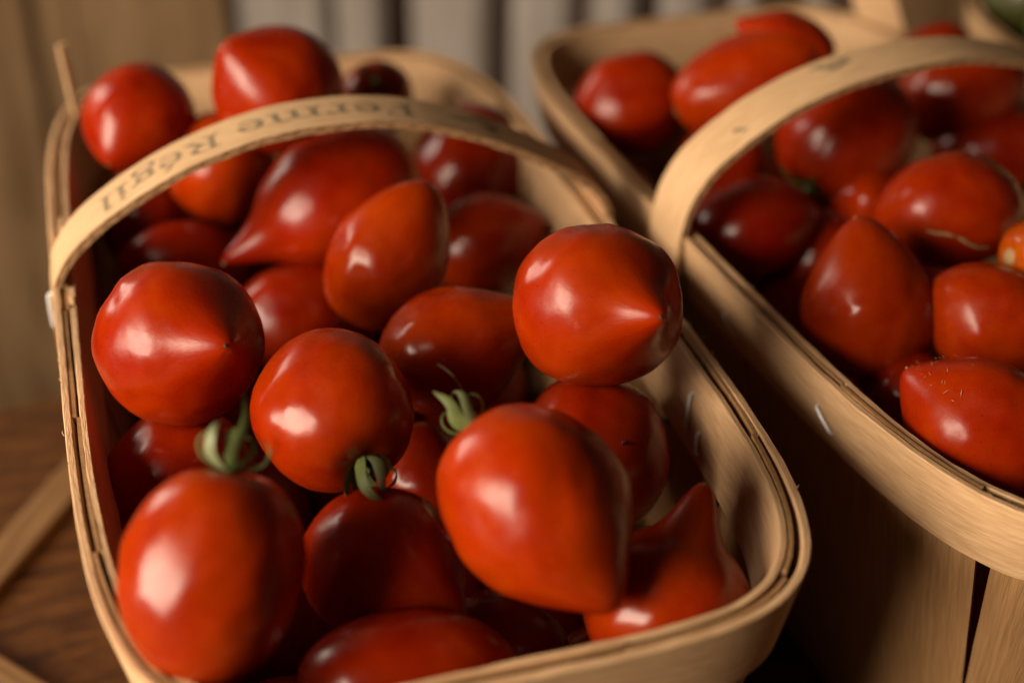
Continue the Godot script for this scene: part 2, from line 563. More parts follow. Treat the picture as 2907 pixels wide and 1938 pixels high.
func handle_mesh(path: Array, at: float, wide: float, thick: float) -> ArrayMesh:
	# two surfaces: the broad faces, and the rough cut edges
	var faces := begin()
	var edges := begin()
	for part in 2:
		var st := faces if part == 0 else edges
		var rows := []
		for q in path:
			var p: Vector2 = q[0]
			var t: Vector2 = q[2]
			var nn := Vector2(-t.y, t.x)
			var j := 0.0003 * noise.get_noise_2d(q[1] * 900.0, 5.0) + 0.0003 * noise.get_noise_2d(q[1] * 5000.0, 55.0)
			var k := 0.0004 * noise.get_noise_2d(q[1] * 900.0, 95.0) + 0.0003 * noise.get_noise_2d(q[1] * 5000.0, 155.0)
			var o := p + nn * thick * 0.5
			var i := p - nn * thick * (0.5 + 0.15 * noise.get_noise_2d(q[1] * 2500.0, 77.0))
			rows.append([Vector3(o.x, RIM + o.y, at + wide * 0.5 + j), Vector3(o.x, RIM + o.y, at - wide * 0.5 + k), Vector3(i.x, RIM + i.y, at - wide * 0.5 + k), Vector3(i.x, RIM + i.y, at + wide * 0.5 + j), Vector3(nn.x, nn.y, 0)])
		for r in rows.size() - 1:
			var a: Array = rows[r]
			var b: Array = rows[r + 1]
			var s0: float = path[r][1]
			var s1: float = path[r + 1][1]
			if part == 0:
				quad(st, [a[0], b[0], b[1], a[1]], [a[4], b[4], b[4], a[4]], [Vector2(0, s0), Vector2(0, s1), Vector2(wide, s1), Vector2(wide, s0)])
				quad(st, [a[3], b[3], b[2], a[2]], [-a[4], -b[4], -b[4], -a[4]], [Vector2(0.05, s0), Vector2(0.05, s1), Vector2(0.05 + wide, s1), Vector2(0.05 + wide, s0)])
			else:
				var z := Vector3(0, 0, 1)
				quad(st, [a[0], b[0], b[3], a[3]], [z, z, z, z], [Vector2(0, s0), Vector2(0, s1), Vector2(thick, s1), Vector2(thick, s0)])
				quad(st, [a[1], b[1], b[2], a[2]], [-z, -z, -z, -z], [Vector2(0, s0), Vector2(0, s1), Vector2(thick, s1), Vector2(thick, s0)])
		if part == 1:
			for e in [0, rows.size() - 1]:
				var r: Array = rows[e]
				var t: Vector2 = path[e][2]
				var o := Vector3(t.x, t.y, 0) * (-1.0 if e == 0 else 1.0)
				quad(st, [r[0], r[1], r[2], r[3]], [o, o, o, o], [Vector2(0, 0), Vector2(0.01, 0), Vector2(0.01, 0.002), Vector2(0, 0.002)])
	var m := faces.commit()
	m = edges.commit(m)
	m.surface_set_material(0, M.handle)
	m.surface_set_material(1, M.edge)
	return m


# flat print on the handle: the front faces of a TextMesh, split small and laid on the bend; it reads from the far side, so it runs towards -s with its head towards +z
func print_on(path: Array, text: String, s0: float, z0: float, height: float, stretch: float, thick: float) -> ArrayMesh:
	var tm := TextMesh.new()
	var f := SystemFont.new()
	f.font_names = PackedStringArray(["Droid Serif", "DejaVu Serif", "serif"])
	tm.font = f
	tm.text = text
	tm.font_size = 64
	tm.pixel_size = 0.01
	tm.depth = 0.01
	tm.curve_step = 1.5
	tm.horizontal_alignment = HORIZONTAL_ALIGNMENT_LEFT
	var arr := tm.get_mesh_arrays()
	var v: PackedVector3Array = arr[Mesh.ARRAY_VERTEX]
	var ix = arr[Mesh.ARRAY_INDEX]
	if ix == null: ix = PackedInt32Array(range(v.size()))
	var k := height / 0.45
	var work := []
	var zmax := -1e9
	for p in v: zmax = maxf(zmax, p.z)
	for i in range(0, ix.size(), 3):
		var a := v[ix[i]]
		var b := v[ix[i + 1]]
		var c := v[ix[i + 2]]
		if minf(a.z, minf(b.z, c.z)) < zmax - 1e-5: continue
		work.append([Vector2(a.x * stretch, a.y) * k, Vector2(b.x * stretch, b.y) * k, Vector2(c.x * stretch, c.y) * k])
	var st := begin()
	while work.size():
		var t: Array = work.pop_back()
		var la: float = t[0].distance_to(t[1])
		var lb: float = t[1].distance_to(t[2])
		var lc: float = t[2].distance_to(t[0])
		var big := maxf(la, maxf(lb, lc))
		if big > 0.0022:
			if big == la:
				var m: Vector2 = (t[0] + t[1]) * 0.5
				work.append([t[0], m, t[2]])
				work.append([m, t[1], t[2]])
			elif big == lb:
				var m: Vector2 = (t[1] + t[2]) * 0.5
				work.append([t[0], t[1], m])
				work.append([t[0], m, t[2]])
			else:
				var m: Vector2 = (t[2] + t[0]) * 0.5
				work.append([t[0], t[1], m])
				work.append([m, t[1], t[2]])
			continue
		var ps := []
		var ns := []
		var us := []
		for q in t:
			var h := handle_point(path, s0 - q.x)
			var nn := Vector2(-h[1].y, h[1].x)
			var o: Vector2 = h[0] + nn * (thick * 0.5 + 0.00012)
			ps.append(Vector3(o.x, RIM + o.y, z0 + q.y))
			ns.append(Vector3(nn.x, nn.y, 0))
			us.append(Vector2(q.y, q.x))
		tri(st, ps, ns, us)
	return st.commit()


func staple(a: Vector3, b: Vector3, out: Vector3) -> ArrayMesh:
	var d := (b - a).normalized()
	var r := 0.00055
	return tube([a - out * 0.0012, a + out * 0.0001, a + d * 0.0004 + out * 0.00042, a.lerp(b, 0.5) + out * 0.00055, b - d * 0.0004 + out * 0.00042, b + out * 0.0001, b - out * 0.0012], [r, r, r, r, r, r, r], 8)


func splinters(n: int, off: float, sd: int) -> ArrayMesh:
	var st := begin()
	var rn := RandomNumberGenerator.new()
	rn.seed = sd
	for i in n:
		var d := rn.randf() * rim_total
		var p := wall_point(d, off + rn.randf_range(-0.0003, 0.0006), rn.randf_range(-0.0002, 0.0004))
		var q := wall_point(d + rn.randf_range(-0.003, 0.003), off + rn.randf_range(-0.001, 0.0016), rn.randf_range(0.0004, 0.0016))
		var m := (p + q) * 0.5 + Vector3(rn.randf_range(-1, 1), 0.6, rn.randf_range(-1, 1)) * 0.0003
		var s := (q - p).cross(Vector3.UP).normalized() * 0.00012
		var nn := Vector3(0, 1, 0.2).normalized()
		quad(st, [p - s, m - s, m + s, p + s], [nn, nn, nn, nn], [Vector2.ZERO, Vector2(0, 0.001), Vector2(0.001, 0.001), Vector2(0.001, 0)])
		tri(st, [m - s, m + s, q], [nn, nn, nn], [Vector2.ZERO, Vector2(0, 0.001), Vector2(0.001, 0.001)])
	return st.commit()


func basket(called: String, label: String, at: Vector3, turn: float, sd: float, knots: Array, handle_at: float) -> Node3D:
	var root := thing(called, label, "basket", at, turn, "splint wood fruit baskets")
	# the walls: splints side by side, their joints at the four corners left open towards the rim
	var q := rim_total / 4.0
	var corners := []
	for k in rim_table.size():
		var n0: Vector2 = rim_table[k][1]
		var n1: Vector2 = rim_table[(k + 1) % rim_table.size()][1]
		if (absf(n0.x) > absf(n0.y)) != (absf(n1.x) > absf(n1.y)): corners.append(rim_total * (k + 0.5) / rim_table.size() + (0.011 if sd == 2.0 else 0.0))
	for c in corners.size():
		var a: float = corners[c]
		var b: float = corners[(c + 1) % corners.size()]
		if b < a: b += rim_total
		var pieces := 6 if b - a > 0.2 else 3
		for k in pieces:
			var d0 := lerpf(a, b, float(k) / pieces)
			var d1 := lerpf(a, b, float(k + 1) / pieces)
			var vee := 0.0008 if sd < 1.5 else 0.0028
			var g0 := vee if k == 0 else 0.0003
			var g1 := vee if k == pieces - 1 else 0.0003
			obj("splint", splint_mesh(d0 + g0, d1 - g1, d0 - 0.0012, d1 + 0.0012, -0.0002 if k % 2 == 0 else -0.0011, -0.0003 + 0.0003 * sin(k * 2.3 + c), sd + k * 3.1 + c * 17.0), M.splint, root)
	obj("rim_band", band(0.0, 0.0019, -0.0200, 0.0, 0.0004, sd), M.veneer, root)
	var inner := obj("inner_band", band(-0.0039, 0.0017, -0.0195, -0.0004, 0.0, sd + 400.0), M.veneer, root)
	# the base: a sheet inside the splints
	var st := begin()
	var ring := []
	var ring2 := []
	for i in 120:
		var w := wall_point(rim_total * i / 120.0, -0.004, -RIM + 0.002)
		ring.append(w)
	for i in 120:
		var p: Vector3 = ring[i]
		var p2: Vector3 = ring[(i + 1) % 120]
		var up := Vector3.UP
		for s in [1.0, -1.0]:
			var o := Vector3(0, 0.0012 if s > 0 else 0.0, 0)
			tri(st, [p + o, p2 + o, Vector3(0, p.y, 0) + o], [up * s, up * s, up * s], [Vector2(p.x, p.z), Vector2(p2.x, p2.z), Vector2.ZERO])
	obj("base", st.commit(), M.splint, root)
	var path := handle_path(knots)
	var hd := obj("handle", handle_mesh(path, handle_at, 0.018, 0.0021), null, root)
	tag(obj("splinters", splinters(46, 0.0012, int(sd) + 3), M.veneer, root), "", "", "", "stuff")
	paths[root.name] = path
	return root


func _ready() -> void:
	rng.seed = 20240611
	noise.seed = 12
	noise.frequency = 0.02
	noise.fractal_octaves = 3

	# ---- camera
	var cam := Camera3D.new()
	cam.name = "camera"
	var right := Vector3(1, 0, 0)
	var up := Vector3(0, cos(0.57082), -sin(0.57082))
	var roll := 0.01907
	cam.basis = Basis(right * cos(roll) + up * sin(roll), up * cos(roll) - right * sin(roll), Vector3(0, sin(0.57082), cos(0.57082)))
	cam.position = Vector3(0, RIM + 0.19072, 0)
	cam.fov = 26.8775
	cam.near = 0.01
	cam.far = 50.0
	var lens := CameraAttributesPhysical.new()
	lens.frustum_focal_length = 12.0 / tan(deg_to_rad(26.8775) * 0.5)
	lens.frustum_focus_distance = 0.320
	lens.frustum_near = 0.01
	lens.frustum_far = 50.0
	lens.exposure_aperture = lens.frustum_focal_length / 9.0
	lens.exposure_multiplier = 1.0
	cam.attributes = lens
	cam.current = true
	add_child(cam)

	# ---- dim surroundings, and two openings that let daylight in from the left
	var env := Environment.new()
	env.background_mode = Environment.BG_COLOR
	env.background_color = Color(0.20, 0.155, 0.115)
	env.tonemap_mode = Environment.TONE_MAPPER_LINEAR
	env.tonemap_exposure = 0.8
	env.sdfgi_enabled = true
	env.ssao_enabled = true
	env.ssil_enabled = true
	var we := WorldEnvironment.new()
	we.name = "surroundings"
	we.environment = env
	add_child(we)
	var target := Vector3(0.0, 0.13, -0.3)
	area("front_opening", target + Vector3(-0.63, 0.27, 0.49), target, Vector2(0.52, 0.42), 2.1, Color(1.0, 0.925, 0.82))
	area("back_opening", target + Vector3(-0.85, 0.34, -0.53), target, Vector2(0.29, 0.34), 0.33, Color(1.0, 0.94, 0.86))

	make_materials()
	var plain: StandardMaterial3D = M.sepal.duplicate()
	plain.vertex_color_use_as_albedo = false
	plain.albedo_color = lin(0.13, 0.16, 0.045)
	M.sepal_plain = plain
	build_rim_table()
	structure()

	# ---- baskets
	var b1 := basket("fruit_basket", "pale splint basket with printing on its handle, filled with tomatoes, in front at the left", Vector3(-0.0431, 0.0000, -0.3313), 0.30862, 1.0,
		[Vector2(-0.0775, -0.024), Vector2(-0.0772, -0.012), Vector2(-0.0760, -0.002), Vector2(-0.0733, 0.0045), Vector2(-0.0690, 0.0100), Vector2(-0.062, 0.0158), Vector2(-0.0525, 0.0218), Vector2(-0.0432, 0.0266), Vector2(-0.034, 0.0303), Vector2(-0.0217, 0.0340), Vector2(-0.0085, 0.0359), Vector2(0.005, 0.0361), Vector2(0.0148, 0.0351), Vector2(0.0247, 0.0330), Vector2(0.0368, 0.0288), Vector2(0.0451, 0.0252), Vector2(0.0579, 0.0185), Vector2(0.0700, 0.0108), Vector2(0.0762, 0.0038), Vector2(0.0778, -0.004), Vector2(0.0779, -0.024)], -0.02)
	decorate_left(b1)
	var b2 := basket("fruit_basket", "pale splint basket of tomatoes with a plain handle, at the right", Vector3(0.1159, 0.0000, -0.3881), 0.36971, 2.0,
		[Vector2(-0.0778, -0.024), Vector2(-0.0776, -0.010), Vector2(-0.0764, 0.003), Vector2(-0.0742, 0.0105), Vector2(-0.0690, 0.0182), Vector2(-0.0607, 0.0248), Vector2(-0.0497, 0.0313), Vector2(-0.0364, 0.0366), Vector2(-0.0229, 0.0398), Vector2(-0.0051, 0.0417), Vector2(0.0137, 0.0409), Vector2(0.0338, 0.0366), Vector2(0.0497, 0.0308), Vector2(0.0620, 0.0235), Vector2(0.0710, 0.0155), Vector2(0.0762, 0.005), Vector2(0.0778, -0.006), Vector2(0.0779, -0.024)], 0.0)
	decorate_right(b2)
	basket("fruit_basket", "blurred splint basket of green vegetables in the top right corner, behind the tomato baskets", Vector3(0.2860, 0.0, -0.4470), 0.346, 3.0,
		[Vector2(-0.0778, -0.024), Vector2(-0.0776, -0.010), Vector2(-0.0764, 0.003), Vector2(-0.0690, 0.0182), Vector2(-0.0497, 0.0313), Vector2(-0.0229, 0.0398), Vector2(0.0, 0.0417), Vector2(0.0229, 0.0398), Vector2(0.0497, 0.0313), Vector2(0.0690, 0.0182), Vector2(0.0762, 0.005), Vector2(0.0778, -0.006), Vector2(0.0779, -0.024)], 0.0)
	vegetables()

	# ---- tomatoes
	tomato(1, "red tomato at the back left corner of the left basket, tip pointing down", Vector3(-0.1144, 0.1320, -0.3992), Vector3(-0.258, -0.316, 0.913), 0.0163, 1.05, 0.22, 0.45, 0.05, 1.00, "")
	tomato(1, "red tomato rising highest at the back of the left basket, against the grey slats", Vector3(-0.0720, 0.1400, -0.4037), Vector3(-0.488, 0.750, 0.447), 0.0192, 1.02, 0.24, 0.42, 0.05, 1.00, "")
	tomato(1, "round orange-red tomato half hidden behind the left part of the printed handle", Vector3(-0.0908, 0.1160, -0.3994), Vector3(0.003, -0.807, -0.591), 0.0167, 1.10, 0.10, 0.50, 0.06, 1.10, "")
	tomato(1, "long red tomato with a drawn-out pointed tip beneath the printed handle", Vector3(-0.0506, 0.1230, -0.3675), Vector3(-0.825, -0.346, 0.448), 0.0190, 1.34, 0.68, 0.27, 0.05, 0.95, "ring")
	tomato(1, "teardrop tomato with its tip pointing up, in the middle of the left basket", Vector3(-0.0340, 0.1210, -0.3327), Vector3(0.519, 0.810, -0.274), 0.0160, 1.20, 0.34, 0.72, 0.05, 1.10, "")
	tomato(1, "shaded brownish-red tomato right behind the teardrop tomato in the left basket", Vector3(-0.0096, 0.1000, -0.3829), Vector3(0.898, 0.376, -0.229), 0.0152, 1.15, 0.20, 0.45, 0.05, 1.05, "")
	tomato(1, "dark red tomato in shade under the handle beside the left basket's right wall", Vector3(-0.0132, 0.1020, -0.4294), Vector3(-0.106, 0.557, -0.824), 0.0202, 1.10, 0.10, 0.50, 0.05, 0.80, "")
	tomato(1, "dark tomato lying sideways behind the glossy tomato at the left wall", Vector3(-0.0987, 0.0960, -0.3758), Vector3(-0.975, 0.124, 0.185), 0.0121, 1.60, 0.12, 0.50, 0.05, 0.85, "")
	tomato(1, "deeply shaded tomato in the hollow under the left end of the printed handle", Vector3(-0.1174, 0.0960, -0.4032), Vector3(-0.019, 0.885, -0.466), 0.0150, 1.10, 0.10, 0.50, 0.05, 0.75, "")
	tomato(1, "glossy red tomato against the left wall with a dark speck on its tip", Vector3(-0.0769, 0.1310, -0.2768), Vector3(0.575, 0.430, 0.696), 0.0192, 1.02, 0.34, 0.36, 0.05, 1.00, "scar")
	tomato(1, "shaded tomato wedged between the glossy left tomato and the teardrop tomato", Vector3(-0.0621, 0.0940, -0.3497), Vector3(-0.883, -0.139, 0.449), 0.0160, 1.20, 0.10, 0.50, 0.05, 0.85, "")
	tomato(1, "round red tomato with its green stem star facing down, mid left basket", Vector3(-0.0393, 0.1270, -0.2566), Vector3(-0.472, 0.190, -0.861), 0.0173, 1.08, 0.03, 0.50, 0.10, 1.00, "calyxL")
	tomato(1, "orange-red tomato with a necked tip tucked under the topmost right tomato", Vector3(-0.0153, 0.1160, -0.2983), Vector3(0.919, 0.353, -0.174), 0.0155, 1.18, 0.55, 0.42, 0.05, 1.10, "")
	tomato(1, "plump shiny tomato resting on the right rim of the left basket", Vector3(0.0193, 0.1410, -0.2803), Vector3(0.473, 0.384, 0.793), 0.0195, 0.97, 0.38, 0.29, 0.05, 1.05, "scar")
	tomato(1, "dim tomato squeezed against the right wall below the plump rim tomato", Vector3(0.0200, 0.1060, -0.2706), Vector3(-0.301, 0.408, -0.862), 0.0173, 1.12, 0.10, 0.50, 0.05, 1.00, "dot")
	tomato(1, "large bright tomato at the front centre with a curly green calyx behind it", Vector3(0.0054, 0.1320, -0.2200), Vector3(0.631, -0.468, 0.619), 0.0182, 1.14, 0.30, 0.40, 0.06, 1.10, "calyxP")
	tomato(1, "large tomato at the front left with curled green sepals on top", Vector3(-0.0554, 0.1290, -0.2010), Vector3(-0.144, -0.805, 0.576), 0.0171, 1.20, 0.06, 0.50, 0.06, 1.00, "calyxQ")
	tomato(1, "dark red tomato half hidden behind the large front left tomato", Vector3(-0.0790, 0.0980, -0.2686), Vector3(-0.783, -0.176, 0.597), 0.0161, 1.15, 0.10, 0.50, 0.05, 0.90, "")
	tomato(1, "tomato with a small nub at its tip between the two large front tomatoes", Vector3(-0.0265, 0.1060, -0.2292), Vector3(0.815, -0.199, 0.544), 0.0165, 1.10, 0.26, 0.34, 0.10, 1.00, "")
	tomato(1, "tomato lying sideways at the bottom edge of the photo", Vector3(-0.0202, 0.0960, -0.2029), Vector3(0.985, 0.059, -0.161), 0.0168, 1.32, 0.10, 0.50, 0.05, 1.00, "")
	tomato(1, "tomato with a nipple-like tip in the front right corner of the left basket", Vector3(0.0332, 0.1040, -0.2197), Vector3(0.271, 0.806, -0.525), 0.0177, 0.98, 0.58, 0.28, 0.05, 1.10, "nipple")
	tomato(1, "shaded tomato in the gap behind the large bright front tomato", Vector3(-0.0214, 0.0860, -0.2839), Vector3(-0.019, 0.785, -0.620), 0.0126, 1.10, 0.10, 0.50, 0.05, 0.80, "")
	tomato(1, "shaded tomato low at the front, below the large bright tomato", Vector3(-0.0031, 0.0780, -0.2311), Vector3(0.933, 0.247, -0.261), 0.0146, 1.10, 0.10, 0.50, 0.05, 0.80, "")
	tomato(1, "small dark tomato with a dark stem star at the back of the left basket", Vector3(-0.0469, 0.1200, -0.4463), Vector3(-0.082, -0.707, -0.702), 0.0124, 1.05, 0.05, 0.50, 0.10, 0.85, "calyxX")
	tomato(2, "blurred tomato in the back left corner of the right basket", Vector3(0.0392, 0.1160, -0.4557), Vector3(-0.930, -0.286, 0.232), 0.0173, 1.15, 0.10, 0.50, 0.05, 1.00, "")
	tomato(2, "long orange-red tomato lying slanted at the back of the right basket", Vector3(0.0731, 0.1320, -0.4356), Vector3(0.895, 0.445, -0.032), 0.0150, 1.62, 0.20, 0.45, 0.08, 1.10, "stemscar")
	tomato(2, "blurred red tomato with a raised tip, furthest back in the right basket", Vector3(0.0882, 0.1420, -0.4412), Vector3(-0.918, 0.272, -0.288), 0.0110, 1.35, 0.45, 0.35, 0.05, 1.00, "")
	tomato(2, "round tomato with a thin green stem star below it, framed by the right basket's handle", Vector3(0.1027, 0.1250, -0.4099), Vector3(0.574, 0.581, -0.577), 0.0206, 1.10, 0.05, 0.50, 0.10, 0.95, "calyxd")
	tomato(2, "blurred tomato just under the top of the right basket's handle", Vector3(0.1488, 0.1240, -0.4500), Vector3(0.892, 0.437, 0.113), 0.0164, 1.28, 0.10, 0.50, 0.05, 1.00, "")
	tomato(2, "shaded tomato behind the cracked tomato in the right basket", Vector3(0.1595, 0.1080, -0.4402), Vector3(0.950, 0.149, 0.276), 0.0154, 1.30, 0.10, 0.50, 0.05, 0.85, "")
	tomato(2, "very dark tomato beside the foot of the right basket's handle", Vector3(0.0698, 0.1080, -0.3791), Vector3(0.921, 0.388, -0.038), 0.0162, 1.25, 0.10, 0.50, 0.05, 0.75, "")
	tomato(2, "small orange tomato peeping out left of the cracked tomato", Vector3(0.1085, 0.1120, -0.3911), Vector3(0.064, 0.685, -0.725), 0.0114, 1.05, 0.10, 0.50, 0.05, 1.20, "")
	tomato(2, "tomato with a pale healed crack along its side in the right basket", Vector3(0.1206, 0.1300, -0.3529), Vector3(-0.998, -0.055, -0.029), 0.0161, 1.22, 0.09, 0.30, 0.05, 0.95, "crack")
	tomato(2, "pear-shaped tomato with its neck pointing up under the cracked tomato", Vector3(0.0926, 0.1180, -0.3179), Vector3(-0.178, 0.872, -0.455), 0.0170, 1.08, 0.38, 0.60, 0.05, 1.05, "")
	tomato(2, "tomato with a dimpled side at the right edge of the photo, above the scuffed one", Vector3(0.1229, 0.1200, -0.3100), Vector3(-0.873, 0.346, -0.344), 0.0146, 1.20, 0.10, 0.50, 0.05, 1.00, "")
	tomato(2, "bright orange tomato showing its pale stem scar at the right edge of the photo", Vector3(0.1374, 0.1320, -0.3235), Vector3(0.953, -0.132, -0.273), 0.0108, 1.10, 0.10, 0.50, 0.06, 1.42, "stemscar")
	tomato(2, "tomato with pale scuffs round its tip at the front of the right basket", Vector3(0.1102, 0.1160, -0.2695), Vector3(-0.783, 0.456, -0.424), 0.0162, 1.14, 0.26, 0.40, 0.05, 1.00, "scuff")
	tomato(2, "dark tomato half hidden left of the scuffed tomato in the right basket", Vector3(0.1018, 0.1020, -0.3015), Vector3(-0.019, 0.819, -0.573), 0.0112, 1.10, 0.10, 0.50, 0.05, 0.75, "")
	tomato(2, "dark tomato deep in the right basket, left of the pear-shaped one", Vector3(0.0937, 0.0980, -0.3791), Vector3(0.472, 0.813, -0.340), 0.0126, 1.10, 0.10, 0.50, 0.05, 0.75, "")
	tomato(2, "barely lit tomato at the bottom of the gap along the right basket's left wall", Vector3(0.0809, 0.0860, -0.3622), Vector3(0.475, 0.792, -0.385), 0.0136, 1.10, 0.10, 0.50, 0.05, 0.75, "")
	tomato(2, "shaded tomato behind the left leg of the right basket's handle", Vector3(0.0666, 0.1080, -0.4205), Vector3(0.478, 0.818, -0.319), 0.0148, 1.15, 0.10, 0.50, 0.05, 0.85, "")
	tomato(2, "tomato whose top edge shows above the right basket's handle", Vector3(0.1481, 0.1200, -0.4810), Vector3(0.464, 0.863, -0.199), 0.0147, 1.10, 0.10, 0.50, 0.05, 0.90, "")
	fillers(Vector3(-0.0431, 0.0000, -0.3313), 0.30862, "left basket", 1)
	fillers(Vector3(0.1159, 0.0000, -0.3881), 0.36971, "right basket", 2)


func area(called: String, at: Vector3, target: Vector3, size: Vector2, energy: float, col: Color) -> void:
	var l := AreaLight3D.new()
	l.name = called
	l.area_size = size
	l.light_energy = energy
	l.light_color = col
	l.area_range = 6.0
	l.area_attenuation = 2.0
	l.shadow_enabled = true
	add_child(l)
	l.look_at_from_position(at, target, Vector3.UP)


func structure() -> void:
	# the floor far below, seen only from other places
	var fl := PlaneMesh.new()
	fl.size = Vector2(8, 8)
	var fm := StandardMaterial3D.new()
	fm.albedo_color = lin(0.10, 0.085, 0.07)
	fm.roughness = 0.9
	var floor_node := obj("floor", fl, fm, self)
	floor_node.position = Vector3(0, -0.78, -0.5)
	tag(floor_node, "", "", "", "structure")

	# the table: planks along its far edge, and legs
	var tb := thing("wooden_table", "dark stained wooden table that carries the baskets", "table", Vector3(0.05, 0, -0.25), 0.3778)
	var z := 0.0
	var widths := [0.098, 0.110, 0.092, 0.104, 0.1, 0.11]
	for w in widths:
		var p := obj("plank", board(Vector3(1.1, 0.022, w - 0.0012), 0.0015), M.table, tb)
		p.position = Vector3(0.05, -0.011, -0.2576 + z + w * 0.5)
		z += w
	for sx in [-0.42, 0.52]:
		for sz in [-0.16, 0.28]:
			var leg := obj("leg", board(Vector3(0.05, 0.756, 0.05), 0.003, false), M.table, tb)
			leg.position = Vector3(sx, -0.022 - 0.378, sz)

	var lath := thing("pale_strip", "thin pale strip standing for a streak of light on the table left of the front basket", "lath", Vector3(-0.1566, 0.0022, -0.3643), 1.3115)  # pale strip added in place of a streak of light crossing the table
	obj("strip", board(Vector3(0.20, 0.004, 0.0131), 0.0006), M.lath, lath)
	var lath2 := thing("pale_strip", "broad pale wooden lath on the table in the bottom left corner of the photo", "lath", Vector3(-0.2010, 0.0032, -0.3105), -0.5669)
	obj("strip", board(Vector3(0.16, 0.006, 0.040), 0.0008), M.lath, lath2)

	# the wall of weathered grey slats with dark gaps, and the tan boards at the left
	var fence := thing("slat_wall", "weathered grey vertical slats with dark gaps, blurred in the background", "fence", Vector3(0, -0.78, -1.0))
	for s in [[-0.2400, -0.1365], [-0.1325, -0.0985], [-0.0780, -0.0225], [-0.0060, 0.0380], [0.0520, 0.0830], [0.1010, 0.1345], [0.1540, 0.1720], [0.206, 0.225], [0.322, 0.345], [0.385, 0.41]]:
		var w: float = s[1] - s[0]
		var sl := obj("slat", board(Vector3(w, 1.5, 0.022), 0.008, false), M.grey, fence)
		sl.position = Vector3((s[0] + s[1]) * 0.5, 0.75, 0.004 * sin(s[0] * 90.0))
	var post := thing("tan_post", "tan post standing in the background behind the far basket, near the top right corner", "post", Vector3(0.285, -0.78, -0.97))
	obj("post", board(Vector3(0.07, 1.5, 0.05), 0.003, false), M.tan, post).position = Vector3(0, 0.75, 0)
	for y in [0.25, 1.05]:
		var rl := obj("rail", board(Vector3(0.66, 0.06, 0.03), 0.003), M.back, fence)
		rl.position = Vector3(0.1, y, -0.028)
	var bw := thing("shed_wall", "dark brown plank wall in shade behind the grey slats", "wall", Vector3(0, -0.78, -1.12))
	for k in 9:
		var p := obj("plank", board(Vector3(0.198, 1.7, 0.02), 0.003, false), M.back, bw)
		p.position = Vector3(-0.9 + 0.2 * k, 0.85, 0)
	var tan := thing("tan_board_panel", "tan wooden boards standing upright, blurred at the left behind the table", "boards", Vector3(0, -0.78, -0.982))
	for s in [[-0.60, -0.350], [-0.346, -0.318], [-0.316, -0.206]]:
		var w: float = s[1] - s[0]
		var p := obj("board", board(Vector3(w, 1.5, 0.02), 0.003, false), M.tan, tan)
		p.position = Vector3((s[0] + s[1]) * 0.5, 0.75, -0.008 if w < 0.05 else 0.0)


func decorate_left(b: Node3D) -> void:
	var path := handle_path_of(b)
	var hd: Node3D = b.get_node("handle")
	obj("printed_word", print_on(path, "Ferme", 0.1345, -0.0197, 0.0076, 1.45, 0.0021), M.ink, hd)
	obj("printed_word", print_on(path, "Régil", 0.0825, -0.0197, 0.0076, 1.45, 0.0021), M.ink, hd)
	smear(path, hd, 9, 0.142, 0.016, -0.0275, 0.0115)
	obj("staple", staple(inner_at(0.0709, 0.0705, -0.0065), inner_at(0.0709, 0.0720, -0.0150), Vector3(-1, 0, 0)), M.wire, b)
	obj("staple", staple(inner_at(0.0709, 0.0785, -0.0125), inner_at(0.0709, 0.0800, -0.0170), Vector3(-1, 0, 0)), M.wire, b)
	obj("staple", staple(Vector3(-0.0783, RIM - 0.007, -0.0205), Vector3(-0.0783, RIM - 0.017, -0.0200), Vector3(-1, 0, 0)), M.wire, b)
	obj("staple", tube([Vector3(-0.0640, RIM - 0.004, 0.1170), Vector3(-0.0600, RIM - 0.0030, 0.1160)], [0.0006, 0.0005], 6), M.wire, b)
	# a splint end that sticks up at the back left corner, and one between the bands
	var st := obj("splint_end", board(Vector3(0.0034, 0.040, 0.0014), 0.0004, false), M.veneer, b)
	st.position = Vector3(-0.0655, RIM + 0.004, -0.1245)
	st.rotation = Vector3(0.05, 0.5, 0.10)
	var s2 := obj("splint_end", board(Vector3(0.0016, 0.030, 0.0050), 0.0004, false), M.veneer, b)
	s2.position = Vector3(-0.0733, RIM - 0.011, -0.0400)
	var s3 := obj("splint_end", board(Vector3(0.0016, 0.030, 0.0050), 0.0004, false), M.veneer, b)
	s3.position = Vector3(-0.0722, RIM - 0.013, -0.0040)


func smear(path: Array, hd: Node3D, n: int, s0: float, ds: float, z0: float, dz: float) -> void:
	# a stretch of stamped ink too worn to read
	var sm := begin()
	for i in n:
		var s := s0 + rng.randf() * ds
		var z := z0 + dz * rng.randf()
		var l := rng.randf_range(0.003, 0.008) * minf(1.0, ds / 0.008)
		var w := rng.randf_range(0.0004, 0.0012)
		for k in 4:
			var q := []
			var nn := []
			for c in [[0, -1], [1, -1], [1, 1], [0, 1]]:
				var h := handle_point(path, s + l * (k + c[0]) / 4.0)
				var n2 := Vector2(-h[1].y, h[1].x)
				var o: Vector2 = h[0] + n2 * (0.00105 + 0.00012)
				q.append(Vector3(o.x, RIM + o.y, z + c[1] * w * sin(PI * clampf((k + c[0]) / 4.0, 0.1, 0.9))))
				nn.append(Vector3(n2.x, n2.y, 0))
			quad(sm, q, nn, [Vector2(z, s), Vector2(z, s + 0.002), Vector2(z + 0.001, s + 0.002), Vector2(z + 0.001, s)])
	tag(obj("smeared_print", sm.commit(), M.ink, hd), "", "", "", "stuff")


func inner_at(x: float, z: float, y: float) -> Vector3:
	return band_point(z, y, -0.0044, 1.0)


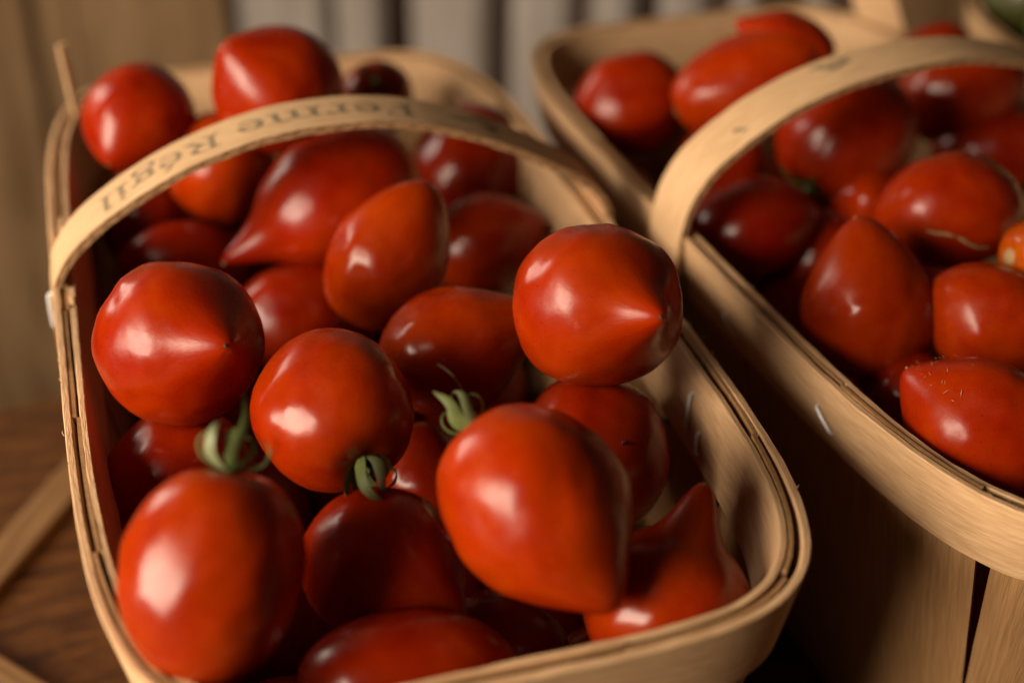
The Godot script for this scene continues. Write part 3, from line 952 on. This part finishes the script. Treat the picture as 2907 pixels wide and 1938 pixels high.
func decorate_right(b: Node3D) -> void:
	var o := Vector3(-1, 0.1, 0).normalized()
	for s in [[0.0795, -0.0105, 0.0862, -0.0150], [0.0325, -0.0120, 0.0375, -0.0155]]:
		obj("staple", staple(outer_at(s[0], s[1]), outer_at(s[2], s[3]), o), M.wire, b)
	var hd: Node3D = b.get_node("handle")
	smear(handle_path_of(b), hd, 4, 0.056, 0.003, 0.001, 0.003)
	smear(handle_path_of(b), hd, 6, 0.084, 0.009, -0.006, 0.004)
	# the raised end of the rim band at the far right corner
	var e := obj("rim_band_end", board(Vector3(0.018, 0.026, 0.0018), 0.0005, false), M.veneer, b)
	e.position = Vector3(0.0705, RIM + 0.003, -0.1215)
	e.rotation = Vector3(0.05, -1.05, 0.45)


func outer_at(z: float, y: float) -> Vector3:
	return band_point(z, y, 0.0020, -1.0)


func band_point(z: float, y: float, off: float, side: float) -> Vector3:
	# on a band's face along one long side, found by walking the rim
	var best := Vector3.ZERO
	var far := 1e9
	for i in 800:
		var p := wall_point(rim_total * i / 800.0, off, y)
		if p.x * side > 0.0 and absf(p.z - z) < far:
			far = absf(p.z - z)
			best = p
	return best


func handle_path_of(b: Node3D) -> Array:
	return paths[b.name]


var paths := {}


func vegetables() -> void:
	var dark := StandardMaterial3D.new()
	dark.resource_name = "dark_green_skin"
	dark.albedo_texture = noise_tex(0.02, 121, lin(0.035, 0.036, 0.008), lin(0.09, 0.085, 0.018), 4)
	dark.roughness = 0.4
	var light := dark.duplicate()
	light.resource_name = "bright_green_skin"
	light.albedo_texture = noise_tex(0.02, 131, lin(0.07, 0.16, 0.01), lin(0.12, 0.26, 0.02), 4)
	var spots := [
		[Vector3(0.2260, 0.118, -0.5680), Vector3(0.94, 0.0, -0.34), 0.024, 0.085, dark, "dark green courgette lying at the near left end of the far vegetable basket"],
		[Vector3(0.250, 0.112, -0.520), Vector3(0.35, 0.0, 0.95), 0.024, 0.10, dark, "dark green courgette further inside the far vegetable basket"],
		[Vector3(0.1985, 0.124, -0.503), Vector3(0.3, 0.15, 0.95), 0.0085, 0.03, light, "bright green pepper at the right edge of the photo, in the far basket"],
	]
	for s in spots:
		var pts := []
		var rr := []
		var ax: Vector3 = s[1].normalized()
		for i in 19:
			var t := -1.0 + i / 9.0
			pts.append(s[0] * 0.0 + ax * t * s[3] * 0.5 + Vector3(0, 0.004 * (1.0 - t * t), 0))
			rr.append(maxf(s[2] * pow(maxf(1.0 - pow(absf(t), 3.0), 0.0), 0.5) * (1.0 + 0.1 * t), 0.0008))
		var v := thing("green_vegetable", s[5], "vegetable", s[0])
		obj("skin", tube(pts, rr, 24), s[4], v)
		obj("stalk", tube([ax * s[3] * 0.49, ax * s[3] * 0.58], [0.006, 0.005], 8), M.sepal_plain, v)


func fillers(at: Vector3, turn: float, which: String, basket_id: int) -> void:
	var first: Node3D = null
	# those of which the gaps in the top layer show a little
	var seen := {
		"1_0_2": "dark buried tomato in the gap between the glossy left tomato and the round middle one",
		"1_0_3": "dark buried tomato in the gap right of the curled sepals at the front left",
		"1_0_4": "dark buried tomato in the gap right of the large front left tomato",
		"1_0_5": "dark buried tomato at the bottom edge, under the large front left tomato",
		"1_1_0": "dark buried tomato under the drawn-out tip of the long red tomato",
		"1_1_1": "dark buried tomato below the bottom of the teardrop tomato",
		"1_1_3": "dark buried tomato under the tomato with the green stem star facing down",
		"1_1_4": "dark buried tomato in the gap left of the large bright front tomato",
		"1_2_2": "dark buried tomato in the gap below the necked orange-red tomato",
		"1_2_4": "dark buried tomato in the gap below the tip of the large bright front tomato",
		"1_2_5": "dark buried tomato at the front rim, left of the nipple-tipped tomato",
		"2_0_0": "dark buried tomato below the blurred tomato in the right basket's back left corner",
		"2_0_3": "dark buried tomato between the pear-shaped tomato and the right basket's left wall",
		"2_0_5": "dark buried tomato seen through the slit in the right basket's side",
		"2_1_3": "dark buried tomato between the pear-shaped tomato and the cracked tomato",
		"2_2_0": "dark buried tomato left of the round tomato framed by the right handle",
		"2_2_1": "dark buried tomato right of the round tomato framed by the right handle",
		"2_2_2": "dark buried tomato above the bright orange tomato at the right edge",
	}
	var root_basis := Basis(Vector3.UP, turn)
	for i in 3:
		for j in 6:
			var p := Vector3(-0.038 + 0.038 * i, RIM - 0.062 + 0.004 * sin(i * 5.0 + j * 3.0), -0.112 + 0.0445 * j)
			var o: Node3D
			if first == null:
				o = thing("tomato", "red tomato buried in the dark beneath the top layer of the " + which, "tomato", Vector3.ZERO, 0.0, "tomatoes buried in the " + which)
				obj("skin", tomato_mesh(0.0185, 1.12, 0.2, 0.45, 0.05, 0.85, 90 + basket_id, "", 32, 24), M.skin, o)
				first = o
			else:
				o = first.duplicate()
				o.name = numbered("tomato")
				add_child(o)
			var key := "%d_%d_%d" % [basket_id, i, j]
			o.set_meta("label", seen.get(key, "tomato wholly covered by the top layer of the " + which))
			o.transform = Transform3D(Basis(Vector3(0.3, 0.5, 0.8).normalized(), i * 2.1 + j * 1.3), at + root_basis * p)
